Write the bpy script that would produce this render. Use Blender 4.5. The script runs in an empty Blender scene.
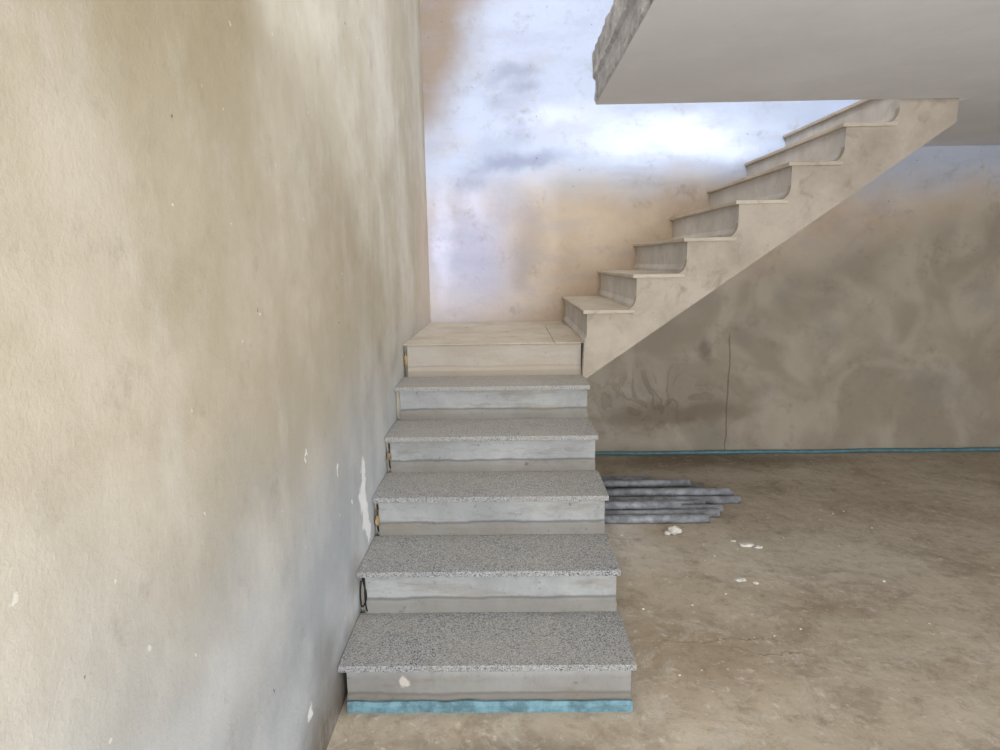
import bpy, bmesh, random
from math import *
from mathutils import Vector, Matrix, noise as mn
random.seed(4)
S=bpy.context.scene
S.view_settings.view_transform='Standard'
S.view_settings.look='None'

def srgb(r,g,b):
    def c(v):
        v/=255.0
        return v/12.92 if v<=.04045 else ((v+.055)/1.055)**2.4
    return (c(r),c(g),c(b),1)

# ------------------------------------------------------------ node helpers
class NT:
    def __init__(s,name,rough=.9,spec=.2):
        s.m=bpy.data.materials.new(name); s.m.use_nodes=True
        s.t=s.m.node_tree; s.n=s.t.nodes; s.l=s.t.links
        s.b=s.n['Principled BSDF']; s.b.inputs['Roughness'].default_value=rough
        s.b.inputs['Specular IOR Level'].default_value=spec
        s.co=s.n.new('ShaderNodeTexCoord').outputs['Object']
    def put(s,sock,v):
        if isinstance(v,bpy.types.NodeSocket): s.l.new(v,sock)
        else: sock.default_value=v
    def noise(s,scale,detail=4,rough=.6,vec=None,dist=0,stretch=None):
        v=vec if vec else s.co
        if stretch:
            mp=s.n.new('ShaderNodeMapping'); s.put(mp.inputs['Vector'],v)
            mp.inputs['Scale'].default_value=stretch; v=mp.outputs[0]
        n=s.n.new('ShaderNodeTexNoise'); s.put(n.inputs['Vector'],v)
        n.inputs['Scale'].default_value=scale; n.inputs['Detail'].default_value=detail
        n.inputs['Roughness'].default_value=rough; n.inputs['Distortion'].default_value=dist
        return n
    def math(s,op,a,b=0.0,clamp=False):
        n=s.n.new('ShaderNodeMath'); n.operation=op; n.use_clamp=clamp
        s.put(n.inputs[0],a); s.put(n.inputs[1],b); return n.outputs[0]
    def rng(s,v,a,b,c=0.,d=1.,smooth=True):
        n=s.n.new('ShaderNodeMapRange'); n.interpolation_type='SMOOTHSTEP' if smooth else 'LINEAR'
        s.put(n.inputs[0],v); n.inputs[1].default_value=a; n.inputs[2].default_value=b
        n.inputs[3].default_value=c; n.inputs[4].default_value=d; return n.outputs[0]
    def mix(s,f,a,b,mode='MIX'):
        n=s.n.new('ShaderNodeMix'); n.data_type='RGBA'; n.blend_type=mode
        s.put(n.inputs[0],f); s.put(n.inputs[6],a); s.put(n.inputs[7],b); return n.outputs[2]
    def warp(s,amt,scale=3,seed=0):
        n=s.noise(scale,4,.6)
        a=s.n.new('ShaderNodeVectorMath'); a.operation='SUBTRACT'
        s.l.new(n.outputs['Color'],a.inputs[0]); a.inputs[1].default_value=(.5,.5,.5)
        b=s.n.new('ShaderNodeVectorMath'); b.operation='SCALE'; s.l.new(a.outputs[0],b.inputs[0]); b.inputs['Scale'].default_value=amt
        c=s.n.new('ShaderNodeVectorMath'); c.operation='ADD'; s.l.new(s.co,c.inputs[0]); s.l.new(b.outputs[0],c.inputs[1])
        return c.outputs[0]
    def blob(s,vec,c,r,soft=.6,rot=None):
        a=s.n.new('ShaderNodeVectorMath'); a.operation='SUBTRACT'; s.l.new(vec,a.inputs[0]); a.inputs[1].default_value=c
        o=a.outputs[0]
        if rot:
            q=s.n.new('ShaderNodeVectorRotate'); q.rotation_type='EULER_XYZ'; s.l.new(o,q.inputs['Vector']); q.inputs['Rotation'].default_value=rot; o=q.outputs[0]
        b=s.n.new('ShaderNodeVectorMath'); b.operation='MULTIPLY'; s.l.new(o,b.inputs[0])
        b.inputs[1].default_value=tuple(0 if k==0 else 1/k for k in r)
        d=s.n.new('ShaderNodeVectorMath'); d.operation='LENGTH'; s.l.new(b.outputs[0],d.inputs[0])
        return s.rng(d.outputs['Value'],1.0,1-soft,0,1)
    def sep(s,vec=None):
        n=s.n.new('ShaderNodeSeparateXYZ'); s.l.new(vec if vec else s.co,n.inputs[0]); return n.outputs
    def bump(s,h,strength=.3,dist=.01):
        n=s.n.new('ShaderNodeBump'); n.inputs['Strength'].default_value=strength; n.inputs['Distance'].default_value=dist
        s.l.new(h,n.inputs['Height'])
        if s.b.inputs['Normal'].links: s.l.new(s.b.inputs['Normal'].links[0].from_socket,n.inputs['Normal'])
        s.l.new(n.outputs[0],s.b.inputs['Normal'])
    def out(s,c): s.put(s.b.inputs['Base Color'],c); return s.m

# ------------------------------------------------------------ materials
def plaster_left():
    t=NT('plaster_left_wall'); w=t.warp(.5,1.6); x,y,z=t.sep(w)
    n=t.noise(1.3,6,.65).outputs[0]
    warm=t.mix(t.rng(n,.35,.68),srgb(182,170,147),srgb(208,199,181))
    n2=t.noise(2.7,6,.6).outputs[0]
    cool=t.mix(t.rng(n2,.35,.65),srgb(172,177,181),srgb(193,196,198))
    c=t.mix(t.rng(z,.45,1.35),cool,warm)  # cool low, warm high: tint of the light painted into the plaster
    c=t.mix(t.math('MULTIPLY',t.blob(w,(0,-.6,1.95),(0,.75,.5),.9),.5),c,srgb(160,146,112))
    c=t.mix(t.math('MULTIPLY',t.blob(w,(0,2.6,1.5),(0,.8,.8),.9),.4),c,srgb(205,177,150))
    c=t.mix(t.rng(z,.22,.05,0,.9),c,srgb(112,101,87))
    g=t.noise(9,6,.75).outputs[0]
    c=t.mix(t.rng(g,.54,.75,0,.32),c,srgb(136,127,111))
    c=t.mix(t.rng(t.noise(4,7,.7,stretch=(1,1,.5)).outputs[0],.50,.68,0,.25),c,srgb(222,218,209))
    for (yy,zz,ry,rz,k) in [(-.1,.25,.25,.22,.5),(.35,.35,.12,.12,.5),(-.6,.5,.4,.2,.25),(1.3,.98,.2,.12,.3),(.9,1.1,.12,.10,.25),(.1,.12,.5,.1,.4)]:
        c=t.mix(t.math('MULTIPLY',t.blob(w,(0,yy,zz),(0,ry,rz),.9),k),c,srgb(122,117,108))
    w2=t.warp(.12,14)
    for (yy,zz,ry,rz) in [(.50,.64,.05,.08),(.47,.57,.07,.07),(.50,.48,.06,.08),(.53,.40,.035,.06),(.16,.80,.012,.03),(-.28,.21,.02,.03),(-.15,.93,.012,.012),(.3,.62,.012,.012)]:
        c=t.mix(t.math('MULTIPLY',t.blob(w2,(0,yy,zz),(0,ry,rz),.35),.9),c,srgb(245,245,242))
    v=t.n.new('ShaderNodeTexVoronoi'); v.inputs['Scale'].default_value=10; t.l.new(t.warp(.05,20),v.inputs['Vector'])
    c=t.mix(t.rng(v.outputs['Distance'],.055,.035,0,.6),c,srgb(232,230,222))
    v=t.n.new('ShaderNodeTexVoronoi'); v.inputs['Scale'].default_value=5; t.l.new(t.warp(.05,25),v.inputs['Vector'])
    c=t.mix(t.rng(v.outputs['Distance'],.03,.02,0,.7),c,srgb(90,75,60))
    t.bump(t.noise(3,4,.5).outputs[0],.35,.03); t.bump(t.noise(120,3,.7).outputs[0],.3,.004); t.bump(t.noise(16,6,.7).outputs[0],.2,.01)
    return t.out(c)

def plaster_back():
    t=NT('plaster_back_wall'); w=t.warp(.35,2.2); x,y,z=t.sep(w)
    n=t.noise(1.6,7,.62).outputs[0]
    c=t.mix(t.rng(n,.35,.65),srgb(182,162,142),srgb(200,184,165))
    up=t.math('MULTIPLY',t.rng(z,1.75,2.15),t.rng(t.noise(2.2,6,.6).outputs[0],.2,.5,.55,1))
    c=t.mix(up,c,srgb(180,186,200))  # bluish wash up high: part plaster tone, part daylight painted in
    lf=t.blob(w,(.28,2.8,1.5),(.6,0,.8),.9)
    c=t.mix(t.math('MULTIPLY',lf,.85),c,srgb(164,164,182))  # bluish glow beside the corner, painted into the wall colour
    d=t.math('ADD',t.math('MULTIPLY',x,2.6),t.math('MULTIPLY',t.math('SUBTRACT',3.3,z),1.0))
    c=t.mix(t.math('MULTIPLY',t.rng(d,1.75,.65),t.rng(z,1.9,2.5)),c,srgb(144,128,112))  # brown wedge at top left: shaded part of the wall painted in
    def st(cx,cz,rx,rz,col,k,soft=.9):
        nonlocal c
        c=t.mix(t.math('MULTIPLY',t.blob(w,(cx,2.8,cz),(rx,0,rz),soft),k),c,col)
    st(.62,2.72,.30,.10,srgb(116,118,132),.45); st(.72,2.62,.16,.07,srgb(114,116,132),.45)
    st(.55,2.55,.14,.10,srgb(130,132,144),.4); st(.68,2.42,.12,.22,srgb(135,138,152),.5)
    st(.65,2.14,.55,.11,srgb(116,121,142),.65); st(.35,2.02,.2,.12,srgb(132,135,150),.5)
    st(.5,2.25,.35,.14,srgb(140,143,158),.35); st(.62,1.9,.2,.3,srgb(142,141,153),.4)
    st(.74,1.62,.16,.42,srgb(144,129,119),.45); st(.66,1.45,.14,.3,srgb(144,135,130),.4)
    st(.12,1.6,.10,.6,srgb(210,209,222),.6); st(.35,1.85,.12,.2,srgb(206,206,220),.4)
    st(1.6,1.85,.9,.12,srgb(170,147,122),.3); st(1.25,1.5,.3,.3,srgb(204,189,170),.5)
    st(.9,2.45,.5,.12,srgb(214,219,234),.5); st(1.8,2.3,1.0,.22,srgb(226,232,246),.9)  # pale patches: bright daylight on the upper wall painted in
    hb=t.noise(2.4,5,.6,stretch=(.9,1,3)).outputs[0]
    c=t.mix(t.rng(hb,.45,.7,0,.3),c,srgb(152,151,163))
    g=t.noise(7,6,.75).outputs[0]
    c=t.mix(t.rng(g,.54,.75,0,.4),c,srgb(134,119,104))
    v=t.n.new('ShaderNodeTexVoronoi'); v.inputs['Scale'].default_value=9; t.l.new(t.warp(.06,20),v.inputs['Vector'])
    c=t.mix(t.rng(v.outputs['Distance'],.06,.035,0,.55),c,srgb(80,70,62))
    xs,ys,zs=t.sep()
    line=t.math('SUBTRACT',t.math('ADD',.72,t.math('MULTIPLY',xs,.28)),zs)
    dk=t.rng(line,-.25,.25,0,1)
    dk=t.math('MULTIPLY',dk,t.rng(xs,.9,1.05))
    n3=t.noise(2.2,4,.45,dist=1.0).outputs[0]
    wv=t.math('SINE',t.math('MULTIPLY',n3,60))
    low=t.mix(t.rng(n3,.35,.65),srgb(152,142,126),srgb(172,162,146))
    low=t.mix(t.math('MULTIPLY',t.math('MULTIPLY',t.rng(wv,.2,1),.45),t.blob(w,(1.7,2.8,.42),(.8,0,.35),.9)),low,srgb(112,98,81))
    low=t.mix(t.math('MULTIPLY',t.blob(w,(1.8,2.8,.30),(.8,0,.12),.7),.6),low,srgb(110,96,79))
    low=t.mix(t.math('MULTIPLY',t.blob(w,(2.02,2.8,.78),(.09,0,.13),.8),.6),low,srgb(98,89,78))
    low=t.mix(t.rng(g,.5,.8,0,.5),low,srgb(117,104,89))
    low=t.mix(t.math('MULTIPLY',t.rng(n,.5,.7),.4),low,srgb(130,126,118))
    c=t.mix(dk,c,low)  # darker stained plaster below the upper flight, with its shade painted in
    c=t.mix(t.math('MULTIPLY',t.math('MULTIPLY',t.rng(t.math('ABSOLUTE',t.math('SUBTRACT',t.math('ADD',xs,t.math('MULTIPLY',t.noise(5).outputs[0],.04)),2.22)),.008,.002),t.rng(zs,.95,.85)),.6),c,srgb(88,76,62))
    t.bump(t.noise(4,5,.6).outputs[0],.4,.03); t.bump(t.noise(90,3,.7).outputs[0],.3,.004); t.bump(t.noise(14,6,.7).outputs[0],.25,.012)
    return t.out(c)

def concrete(name,a,b,dirt,scale=2.5,extra=None,bump=.3,dk=.45):
    t=NT(name); n=t.noise(scale,7,.65).outputs[0]
    c=t.mix(t.rng(n,.32,.68),a,b)
    g=t.noise(scale*3.7,6,.75,dist=.6).outputs[0]
    c=t.mix(t.rng(g,.5,.75,0,dk),c,dirt)
    if extra: c=extra(t,c)
    t.bump(t.noise(scale*3,5,.6).outputs[0],bump,.02); t.bump(t.noise(150,3,.7).outputs[0],.3,.003)
    return t.out(c)

def floor_extra(t,c):
    w=t.warp(.35,3)
    for (cx,cy,rx,ry,col,k) in [(1.25,.3,.5,.4,srgb(139,119,95),.5),(2.0,1.1,.9,.5,srgb(208,200,186),.6),(1.3,1.1,.3,.3,srgb(196,188,176),.5),
                    (.5,-.3,1.0,.28,srgb(106,99,90),.8),(1.7,.0,.6,.25,srgb(194,181,161),.5),(2.1,2.65,1.3,.25,srgb(116,103,90),.75),(1.9,.65,.35,.15,srgb(142,124,103),.5),(1.15,1.4,.25,.6,srgb(222,218,211),.6),(1.6,2.3,.9,.18,srgb(216,209,198),.6)]:  # includes dark strip along back wall: shadow of the upper flight painted in
        c=t.mix(t.math('MULTIPLY',t.blob(w,(cx,cy,0),(rx,ry,0),.85),k),c,col)
    g=t.noise(14,8,.8).outputs[0]
    c=t.mix(t.rng(g,.48,.70,0,.55),c,srgb(126,111,93))
    c=t.mix(t.rng(t.noise(3.2,7,.75,dist=.5).outputs[0],.50,.64,0,.45),c,srgb(136,121,103))
    c=t.mix(t.rng(t.noise(5.2,8,.8,dist=.8).outputs[0],.52,.66,0,.4),c,srgb(208,201,190))
    c=t.mix(t.rng(t.noise(22,5,.7).outputs[0],.56,.70,0,.6),c,srgb(218,212,201))
    w2=t.warp(.2,5)
    for (cx,cy,L,ang) in [(1.35,.40,.5,-.05),(1.55,.32,.35,-.2)]:
        c=t.mix(t.math('MULTIPLY',t.blob(w2,(cx,cy,0),(L,.004,0),.9,rot=(0,0,-ang)),.6),c,srgb(80,67,55))
    t.b.inputs['Roughness'].default_value=.8
    return c
M_floor=concrete('rough_concrete_floor',srgb(174,161,142),srgb(196,185,167),srgb(138,123,105),1.4,floor_extra,.6)

def riser_extra(t,c):
    x,y,z=t.sep()
    f=t.math('FRACT',t.math('DIVIDE',z,.17))
    f=t.math('ADD',f,t.math('MULTIPLY',t.math('SUBTRACT',t.noise(5,4,.6).outputs[0],.5),.16))
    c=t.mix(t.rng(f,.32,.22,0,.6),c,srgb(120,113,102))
    c=t.mix(t.math('MULTIPLY',t.rng(t.math('ABSOLUTE',t.math('SUBTRACT',f,.30)),.06,.0),.65),c,srgb(86,82,76))
    s=t.noise(2.2,6,.7,stretch=(1,1,6)).outputs[0]
    c=t.mix(t.rng(s,.50,.66,0,.45),c,srgb(136,126,110))
    s=t.noise(3.2,7,.75,stretch=(1,1,5)).outputs[0]
    c=t.mix(t.rng(s,.54,.66,0,.4),c,srgb(114,112,108))
    c=t.mix(t.rng(t.noise(30,4,.7).outputs[0],.62,.72,0,.6),c,srgb(80,78,74))
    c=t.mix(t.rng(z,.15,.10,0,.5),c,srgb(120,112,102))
    w=t.warp(.08,14)
    c=t.mix(t.blob(w,(.215,0,.095),(.034,0,.024),.4),c,srgb(196,190,180))
    c=t.mix(t.rng(y,1.3,1.5,0,.6),c,srgb(184,170,153))
    return c
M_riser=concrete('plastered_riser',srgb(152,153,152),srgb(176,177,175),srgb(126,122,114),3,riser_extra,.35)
M_landing=concrete('dusty_landing_concrete',srgb(178,166,150),srgb(196,186,170),srgb(140,125,109),3,None,.35,.6)
M_stringer=concrete('stringer_plaster',srgb(162,151,137),srgb(184,174,160),srgb(130,117,102),3.0,None,.35,.55)
M_riser_up=concrete('upper_riser_plaster',srgb(188,183,177),srgb(206,202,197),srgb(156,145,132),4,None,.3,.5)
M_slab=concrete('ceiling_slab_plaster',srgb(214,213,215),srgb(224,223,226),srgb(202,199,199),1.2,None,.15,.25)
M_slabedge=concrete('broken_slab_edge',srgb(158,158,164),srgb(203,204,210),srgb(100,97,98),9,None,.8,.8)
M_wall=concrete('plain_plaster',srgb(185,180,172),srgb(205,200,192),srgb(160,152,141),1.5,None,.3,.3)

def granite():
    t=NT('speckled_granite',.6,.3)
    v=t.n.new('ShaderNodeTexVoronoi'); v.inputs['Scale'].default_value=330; t.l.new(t.co,v.inputs['Vector'])
    r=t.n.new('ShaderNodeSeparateColor'); t.l.new(v.outputs['Color'],r.inputs[0])
    ramp=t.n.new('ShaderNodeValToRGB'); ramp.color_ramp.interpolation='CONSTANT'
    e=ramp.color_ramp.elements; e[0].position=0; e[0].color=srgb(66,68,71); e[1].position=.15; e[1].color=srgb(120,121,122)
    for p,cc in [(.32,srgb(146,147,147)),(.6,srgb(161,162,162)),(.82,srgb(176,177,177))]:
        q=e.new(p); q.color=cc
    t.l.new(r.outputs[0],ramp.inputs[0]); c=ramp.outputs[0]
    x,y,z=t.sep()
    n=t.noise(5,6,.7).outputs[0]
    dust=t.math('ADD',t.rng(n,.35,.7,.05,.4),t.rng(z,.3,.9,0,.35),True)
    c=t.mix(dust,c,srgb(162,157,149))
    c=t.mix(t.rng(t.noise(11,5,.7).outputs[0],.54,.75,0,.45),c,srgb(116,110,102))
    return t.out(c)
M_granite=granite()
def simple(name,col,rough=.6,metal=0,var=.15):
    t=NT(name,rough,.4); t.b.inputs['Metallic'].default_value=metal
    n=t.noise(18,5,.7).outputs[0]
    dark=tuple(k*(1-var*2) for k in col[:3])+(1,)
    return t.out(t.mix(t.rng(n,.35,.65),dark,col))
M_blue=simple('pale_blue_foam',srgb(118,156,168),.7,0,.25)
M_bluedk=simple('blue_conduit',srgb(96,138,148),.6)
M_pipe=simple('grey_steel_pipe',srgb(162,165,170),.5,.1,.22)
M_dark=simple('pipe_inside',srgb(18,18,20),.9)
M_white=simple('white_plaster_debris',srgb(226,222,214),.9,0,.1)
M_cable=simple('black_cable',srgb(22,22,24),.5)
M_foam=simple('orange_foam',srgb(168,146,108),.8,0,.2)

# ------------------------------------------------------------ mesh helpers
def mesh_obj(name,bm,mats,parent=None,smooth=False):
    me=bpy.data.meshes.new(name); bmesh.ops.recalc_face_normals(bm,faces=bm.faces); bm.to_mesh(me); bm.free()
    for m in (mats if isinstance(mats,list) else [mats]): me.materials.append(m)
    if smooth:
        for p in me.polygons: p.use_smooth=True
    o=bpy.data.objects.new(name,me); S.collection.objects.link(o)
    if parent: o.parent=parent
    return o
def box(bm,x0,x1,y0,y1,z0,z1,mi=0):
    vs=[bm.verts.new((x,y,z)) for x in (x0,x1) for y in (y0,y1) for z in (z0,z1)]
    fs=[(0,1,3,2),(4,6,7,5),(0,4,5,1),(2,3,7,6),(0,2,6,4),(1,5,7,3)]
    out=[]
    for f in fs:
        q=bm.faces.new([vs[i] for i in f]); q.material_index=mi; out.append(q)
    return out
def boxo(name,*a,mat,parent=None,bevel=0):
    bm=bmesh.new(); box(bm,*a); o=mesh_obj(name,bm,mat,parent)
    if bevel:
        b=o.modifiers.new('bev','BEVEL'); b.width=bevel; b.segments=2
    return o
def extrude_profile(bm,pts,axis,a,b,mi=0):
    def mk(p,k): return (k,p[0],p[1]) if axis=='x' else (p[0],k,p[1])
    A=[bm.verts.new(mk(p,a)) for p in pts]; B=[bm.verts.new(mk(p,b)) for p in pts]
    n=len(pts); fs=[]
    for i in range(n):
        f=bm.faces.new((A[i],A[(i+1)%n],B[(i+1)%n],B[i])); f.material_index=mi; fs.append(f)
    for L in (A,B):
        f=bm.faces.new(L); f.material_index=mi; fs.append(f)
    return fs
def empty(name):
    e=bpy.data.objects.new(name,None); e.empty_display_size=.2; S.collection.objects.link(e); return e

# ------------------------------------------------------------ dims
R=.17; G=.3077; W=.975; YB=2.814; YN=1.47; X0=.963; G2=.2552; R2=.1815
ZS0,ZS1=2.20,2.42; XR=4.8; YF=-4.2; ZT=5.0

boxo('floor',-.2,XR+.2,YF-.2,YB+.2,-.15,0,mat=M_floor)
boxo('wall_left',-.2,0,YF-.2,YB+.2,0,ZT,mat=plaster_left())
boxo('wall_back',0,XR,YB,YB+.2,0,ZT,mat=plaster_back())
boxo('wall_right',XR,XR+.2,YF-.2,YB+.2,0,ZT,mat=M_wall)
boxo('ceiling',-.2,XR+.2,YF-.2,YB+.2,ZT,ZT+.15,mat=M_wall)
bm=bmesh.new()
dx0,dx1,dz=.15,4.0,2.1; wx0,wx1,wz0,wz1=.6,2.6,3.2,4.5
box(bm,0,dx0,YF-.2,YF,0,dz); box(bm,dx1,XR,YF-.2,YF,0,dz); box(bm,0,XR,YF-.2,YF,dz,wz0)
box(bm,0,wx0,YF-.2,YF,wz0,wz1); box(bm,wx1,XR,YF-.2,YF,wz0,wz1); box(bm,0,XR,YF-.2,YF,wz1,ZT)
mesh_obj('wall_front',bm,M_wall)

# upper floor slab
sl=empty('upper_floor_slab')
bm=bmesh.new(); XS=1.008; YS=1.41
pts=[(XS,-1.0),(XS,YS),(2.80,YS),(2.80,YB),(XR,YB),(XR,YF),(0,YF),(0,-1.0)]
A=[bm.verts.new((x,y,ZS0)) for x,y in pts]; B=[bm.verts.new((x,y,ZS1)) for x,y in pts]
bm.faces.new(A); bm.faces.new(B)
for i in range(len(pts)): bm.faces.new((A[i],A[(i+1)%8],B[(i+1)%8],B[i]))
mesh_obj('slab_body',bm,M_slab,sl)
bm=bmesh.new(); ny,nz=150,18; grid=[]
for i in range(ny+1):
    row=[]
    y=-1.0+(YS+1.0)*i/ny
    for j in range(nz+1):
        v=j/nz; z=ZS0+.004+(ZS1-ZS0+.004)*v
        d=.003+.008*max(0,mn.noise(Vector((y*9,z*16,1))))+.004*abs(mn.noise(Vector((y*28,z*40,5))))
        if v>.45: d+=.014+.006*mn.noise(Vector((y*14,z*10,9)))
        if j==0 or i in (0,ny): d=0
        row.append(bm.verts.new((XS-max(d,0)-.001,y,z+(.010*mn.noise(Vector((y*20,7,z))) if j==nz else 0))))
    grid.append(row)
top=[bm.verts.new((XS+.03,r[-1].co.y,ZS1-.002)) for r in grid]
for i in range(ny):
    for j in range(nz): bm.faces.new((grid[i][j],grid[i+1][j],grid[i+1][j+1],grid[i][j+1]))
    bm.faces.new((grid[i][-1],grid[i+1][-1],top[i+1],top[i]))
mesh_obj('rough_edge',bm,M_slabedge,sl)

# ------------------------------------------------------------ staircase
st=empty('granite_staircase')
def ny_(i): return i*G
OV=.028; TH=.022
prof=[]
for i in range(6):
    y=ny_(i)+OV if i<5 else ny_(i)+.006
    base=i*R; topz=(i+1)*R-(TH if i<5 else 0)
    prof+= [(y-.014,base),(y-.014,base+.030),(y-.006,base+.040),(y,base+.050),(y,topz-(.006 if i==5 else 0))]
    if i==5: prof+=[(y+.006,topz)]
prof+=[(YB,6*R),(YB,0)]
bm=bmesh.new()
fs=extrude_profile(bm,prof,'x',.022,W-.014)
for f in fs:
    c=f.calc_center_median()
    if c.z>6*R-.012 and c.y>1.5: f.material_index=1
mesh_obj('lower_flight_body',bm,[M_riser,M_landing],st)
bm=bmesh.new()
for i in range(1,6):
    box(bm,0.001,.024,ny_(i)+.05,YB-.002 if i==5 else ny_(i+1)+.05,.0,(i+1)*R-(.03 if i<5 else .001))
mesh_obj('wall_side_mortar',bm,M_landing,st)
for i in range(5):
    bm=bmesh.new()
    y0=ny_(i); y1=ny_(i+1)+(OV if i<4 else .006)-.012
    box(bm,0.001,W+random.uniform(-.003,.003),y0,y1,(i+1)*R-TH,(i+1)*R)
    o=mesh_obj('tread_%d'%(i+1),bm,M_granite,st)
    b=o.modifiers.new('bev','BEVEL'); b.width=.003; b.segments=2
bm=bmesh.new(); 
box(bm,.82,W+.002,5*G-.002,YB-.35,6*R+.0005,6*R+.006)
box(bm,.002,.81,5*G-.002,YB-.02,6*R+.0005,6*R+.005)
o=mesh_obj('landing_screed',bm,M_landing,st)

bm=bmesh.new()
sp=[]
for j in range(8):
    x=X0+j*G2+.022; zb=6*R+j*R2; zt=min(6*R+(j+1)*R2-.02,ZS1) if j<7 else ZS1-.001
    if j==7: x=2.795
    sp+=[(x-.012,zb if j else 6*R+.001),(x-.012,zb+.02),(x,zb+.045),(x,zt)]
lo=lambda x: .853+.696*(x-1.005)
sp+=[(2.80,ZS1-.001),(2.80,lo(2.80)),(.963,lo(.963))]
fs=extrude_profile(bm,sp,'y',YN+.015,YB-.001)
for f in fs:
    f.normal_update()
    if abs(f.normal.y)>.9 or f.calc_center_median().z<lo(f.calc_center_median().x)+.02: f.material_index=1
mesh_obj('upper_flight_body',bm,[M_riser_up,M_stringer],st)
bm=bmesh.new()
for j in range(7):
    x=X0+j*G2; z=6*R+(j+1)*R2
    box(bm,x,x+G2+.012,YN,YB-.002,z-.02,z)
o=mesh_obj('upper_treads',bm,M_landing,st); b=o.modifiers.new('bev','BEVEL'); b.width=.004; b.segments=2
bm=bmesh.new()
for j in range(1,7):
    xr=X0+j*G2+.022; z0=6*R+j*R2
    seg=8; P=[(xr,z0),(xr-.05,z0)]+[(xr-.05+.05*sin(a),z0+.07-.07*cos(a)) for a in [k*pi/2/seg for k in range(1,seg+1)]]
    extrude_profile(bm,P,'y',YN+.012,YN+.05)
mesh_obj('stringer_coves',bm,M_stringer,st)

def wavy_strip(name,x0,x1,y0,y1,z1,mat,amp=.004,n=60):
    bm=bmesh.new(); ring=[]
    for i in range(n+1):
        x=x0+(x1-x0)*i/n; a=amp*mn.noise(Vector((x*9,1,0))); b=amp*mn.noise(Vector((x*13,4,0)))
        ring.append([bm.verts.new(p) for p in ((x,y0+a,0.0),(x,y0+a,z1*.7+b),(x,y0+a+.006,z1+b),(x,y1,z1+b),(x,y1,0.0))])
    for i in range(n):
        for k in range(5): bm.faces.new((ring[i][k],ring[i+1][k],ring[i+1][(k+1)%5],ring[i][(k+1)%5]))
    bm.faces.new(ring[0]); bm.faces.new(ring[-1]); return mesh_obj(name,bm,mat)
wavy_strip('blue_foam_strip',.025,W-.012,.0,.0135,.036,M_blue,.005)
def tube(bm,pts,r,seg=10,mi=0,caps=True):
    rings=[]
    for i,p in enumerate(pts):
        p=Vector(p); d=(Vector(pts[min(i+1,len(pts)-1)])-Vector(pts[max(i-1,0)])).normalized()
        u=d.cross(Vector((0,0,1))) if abs(d.z)<.9 else d.cross(Vector((1,0,0))); u.normalize(); v=d.cross(u)
        rings.append([bm.verts.new(p+u*r*cos(2*pi*k/seg)+v*r*sin(2*pi*k/seg)) for k in range(seg)])
    for a,b in zip(rings,rings[1:]):
        for k in range(seg):
            f=bm.faces.new((a[k],a[(k+1)%seg],b[(k+1)%seg],b[k])); f.material_index=mi; f.smooth=True
    if caps:
        bm.faces.new(rings[0]); bm.faces.new(rings[-1])
    return rings
bm=bmesh.new(); tube(bm,[(1.0+.1*i,2.785+.004*sin(i*.9),.015+.002*sin(i*.6)) for i in range(38)],.013)
mesh_obj('blue_conduit_pipe',bm,M_bluedk)

def hollow(bm,a,b,r,seg=18,th=.005):
    a=Vector(a);b=Vector(b); d=(b-a).normalized(); u=d.cross(Vector((0,0,1))).normalized(); v=u.cross(d)
    def ring(c,rr): return [bm.verts.new(c+u*rr*cos(2*pi*k/seg)+v*rr*sin(2*pi*k/seg)) for k in range(seg)]
    o0,o1,i0,i1=ring(a,r),ring(b,r),ring(a,r-th),ring(b,r-th)
    for k in range(seg):
        q=(k+1)%seg
        f=bm.faces.new((o0[k],o0[q],o1[q],o1[k])); f.smooth=True
        f=bm.faces.new((i0[k],i1[k],i1[q],i0[q])); f.material_index=1; f.smooth=True
        bm.faces.new((o0[k],i0[k],i0[q],o0[q])); bm.faces.new((o1[k],o1[q],i1[q],i1[k]))
bm=bmesh.new(); r=.024
P=[((1.02,2.19,r),(1.50,2.16,r)),((1.04,2.10,r),(1.62,2.10,r)),((1.00,2.01,r),(1.80,2.02,r)),((1.01,1.945,r),(1.86,1.955,r)),
   ((1.03,1.87,r),(1.94,1.88,r)),((1.02,1.80,r),(1.95,1.80,r)),((1.01,1.735,r),(1.72,1.735,r)),((1.03,1.66,r),(1.80,1.665,r)),
   ((1.02,1.59,r),(1.76,1.60,r)),((1.01,1.52,r),(1.68,1.52,r)),
   ((1.05,1.835,r+.037),(1.90,1.84,r+.037)),((1.03,1.975,r+.041),(1.70,1.985,r+.041)),((1.04,1.625,r+.04),(1.55,1.632,r+.04))]
for a,b in P: hollow(bm,a,b,r)
mesh_obj('steel_pipe_pile',bm,[M_pipe,M_dark])

def chunk(bm,c,s,seed):
    g=bmesh.ops.create_icosphere(bm,subdivisions=2,radius=1)['verts']
    for v in g:
        k=1+.45*mn.noise(v.co*1.7+Vector((seed,0,0)))
        v.co=Vector((v.co.x*s[0]*k,v.co.y*s[1]*k,v.co.z*s[2]*k))
    m=min(v.co.z for v in g)
    for v in g: v.co+=Vector((c[0],c[1],-m))
bm=bmesh.new()
chunk(bm,(1.45,1.37),(.035,.028,.022),1); chunk(bm,(1.41,1.36),(.018,.018,.012),2)
chunk(bm,(1.78,1.22),(.045,.022,.008),3); chunk(bm,(1.83,1.19),(.022,.016,.007),4); chunk(bm,(1.73,1.27),(.014,.010,.005),5)
chunk(bm,(1.62,.86),(.03,.017,.006),6); chunk(bm,(1.68,.83),(.012,.012,.005),7)
for k in range(30):
    x=random.uniform(1.1,2.6);y=random.uniform(.1,1.9);s=random.uniform(.002,.006); 
    if 1.48<y<2.3 and x<2: continue
    chunk(bm,(x,y),(s,s,s*.6),k+10)
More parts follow.
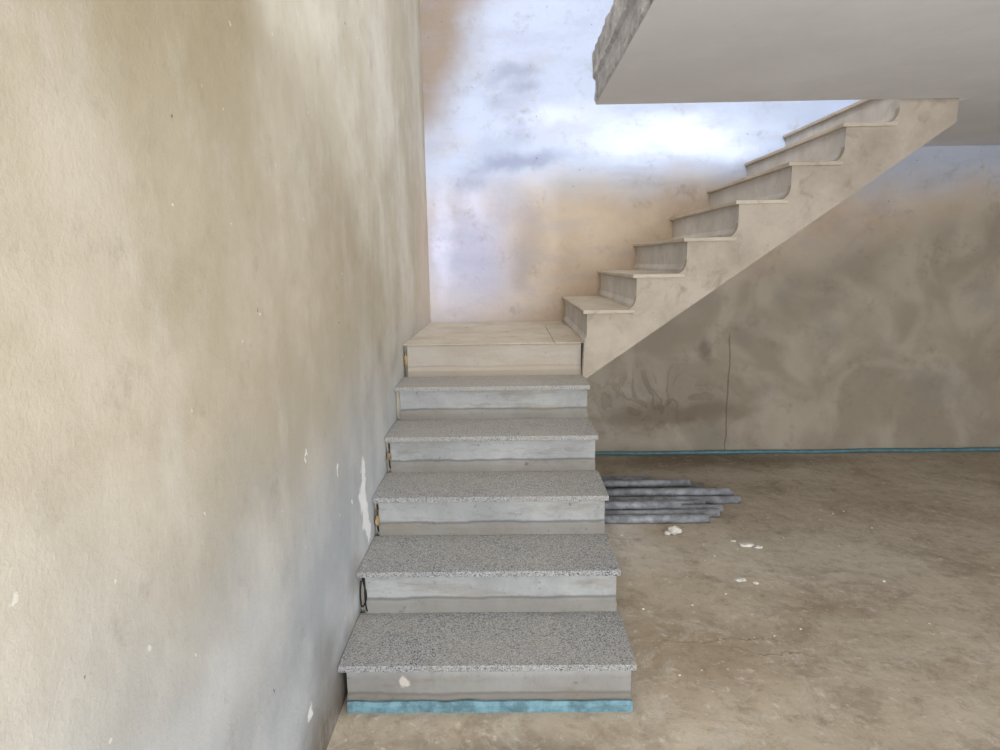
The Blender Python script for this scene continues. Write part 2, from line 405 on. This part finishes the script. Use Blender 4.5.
mesh_obj('plaster_rubble',bm,M_white)

cu=bpy.data.curves.new('electrical_cable','CURVE'); cu.dimensions='3D'; cu.bevel_depth=.003; cu.bevel_resolution=3
def spl(pts):
    s=cu.splines.new('NURBS'); s.points.add(len(pts)-1)
    for q,p in zip(s.points,pts): q.co=(*p,1)
    s.use_endpoint_u=True; s.order_u=4
spl([(.012,.345,.30),(.020,.325,.285),(.034,.318,.25),(.026,.318,.215),(.012,.32,.19),(.006,.325,.205),(.004,.33,.25),(.008,.34,.29)])
spl([(.020,.335,.31),(.03,.322,.27),(.018,.318,.23),(.03,.32,.178)])
spl([(.014,.96,.64),(.02,.94,.60),(.014,.93,.56),(.02,.94,.53)])
spl([(.014,.65,.47),(.02,.632,.43),(.012,.63,.38),(.018,.64,.355)])
co=bpy.data.objects.new('cable_ends',cu); cu.materials.append(M_cable); S.collection.objects.link(co); co.parent=st
bm=bmesh.new()
def foam(c,s,seed):
    g=bmesh.ops.create_icosphere(bm,subdivisions=3,radius=1)['verts']
    for v in g:
        k=1+.4*mn.noise(v.co*2+Vector((seed,3,0))); v.co=Vector((max(v.co.x*s[0]*k+c[0],.001),v.co.y*s[1]*k+c[1],v.co.z*s[2]*k+c[2]))
foam((.015,.635,.405),(.010,.016,.022),1); foam((.015,.945,.585),(.010,.015,.020),2); foam((.012,1.545,.94),(.010,.012,.04),3); foam((.016,.65,.44),(.009,.012,.011),4)
mesh_obj('expanding_foam',bm,M_foam,st,smooth=True)

# ------------------------------------------------------------ lights
def area(name,loc,target,sx,sy,power,col):
    l=bpy.data.lights.new(name,'AREA'); l.shape='RECTANGLE'; l.size=sx; l.size_y=sy; l.energy=power; l.color=col
    o=bpy.data.objects.new(name,l); S.collection.objects.link(o); o.location=loc
    o.rotation_euler=(Vector(target)-Vector(loc)).to_track_quat('-Z','Z').to_euler(); return o
area('doorway_daylight',(2.0,YF-.05,1.1),(2.0,2,1.0),3.6,2.0,205,(.93,.96,1.0))
area('upper_window_daylight',(1.5,YF-.05,3.85),(1.2,2.8,2.2),1.0,.7,420,(.67,.79,1.0))
area('stairwell_fill',(.7,.4,4.7),(.7,.9,0),1.4,2.2,52,(1.0,.92,.80))  # added warm fill light from above, not a real fixture

w=bpy.data.worlds.new('sky'); S.world=w; w.use_nodes=True
w.node_tree.nodes['Background'].inputs[0].default_value=(.78,.87,1,1); w.node_tree.nodes['Background'].inputs[1].default_value=.8

# ------------------------------------------------------------ camera
f,p,ya,ro=637.6,.1772,-.0151,-.0154
F=Vector((sin(ya)*cos(p),cos(ya)*cos(p),-sin(p)))
U=Vector((sin(ya)*sin(p),cos(ya)*sin(p),cos(p)))
Rt=Vector((cos(ya),-sin(ya),0))
R_=Rt*cos(ro)+U*sin(ro); U_=U*cos(ro)-Rt*sin(ro)
cam=bpy.data.cameras.new('camera'); cam.lens=f/1000*36; cam.sensor_width=36; cam.clip_start=.05
c=bpy.data.objects.new('camera',cam); S.collection.objects.link(c)
Mx=Matrix((R_,U_,-F)).transposed().to_4x4(); Mx.translation=Vector((.5735,-1.8679,1.4623)); c.matrix_world=Mx
S.camera=c
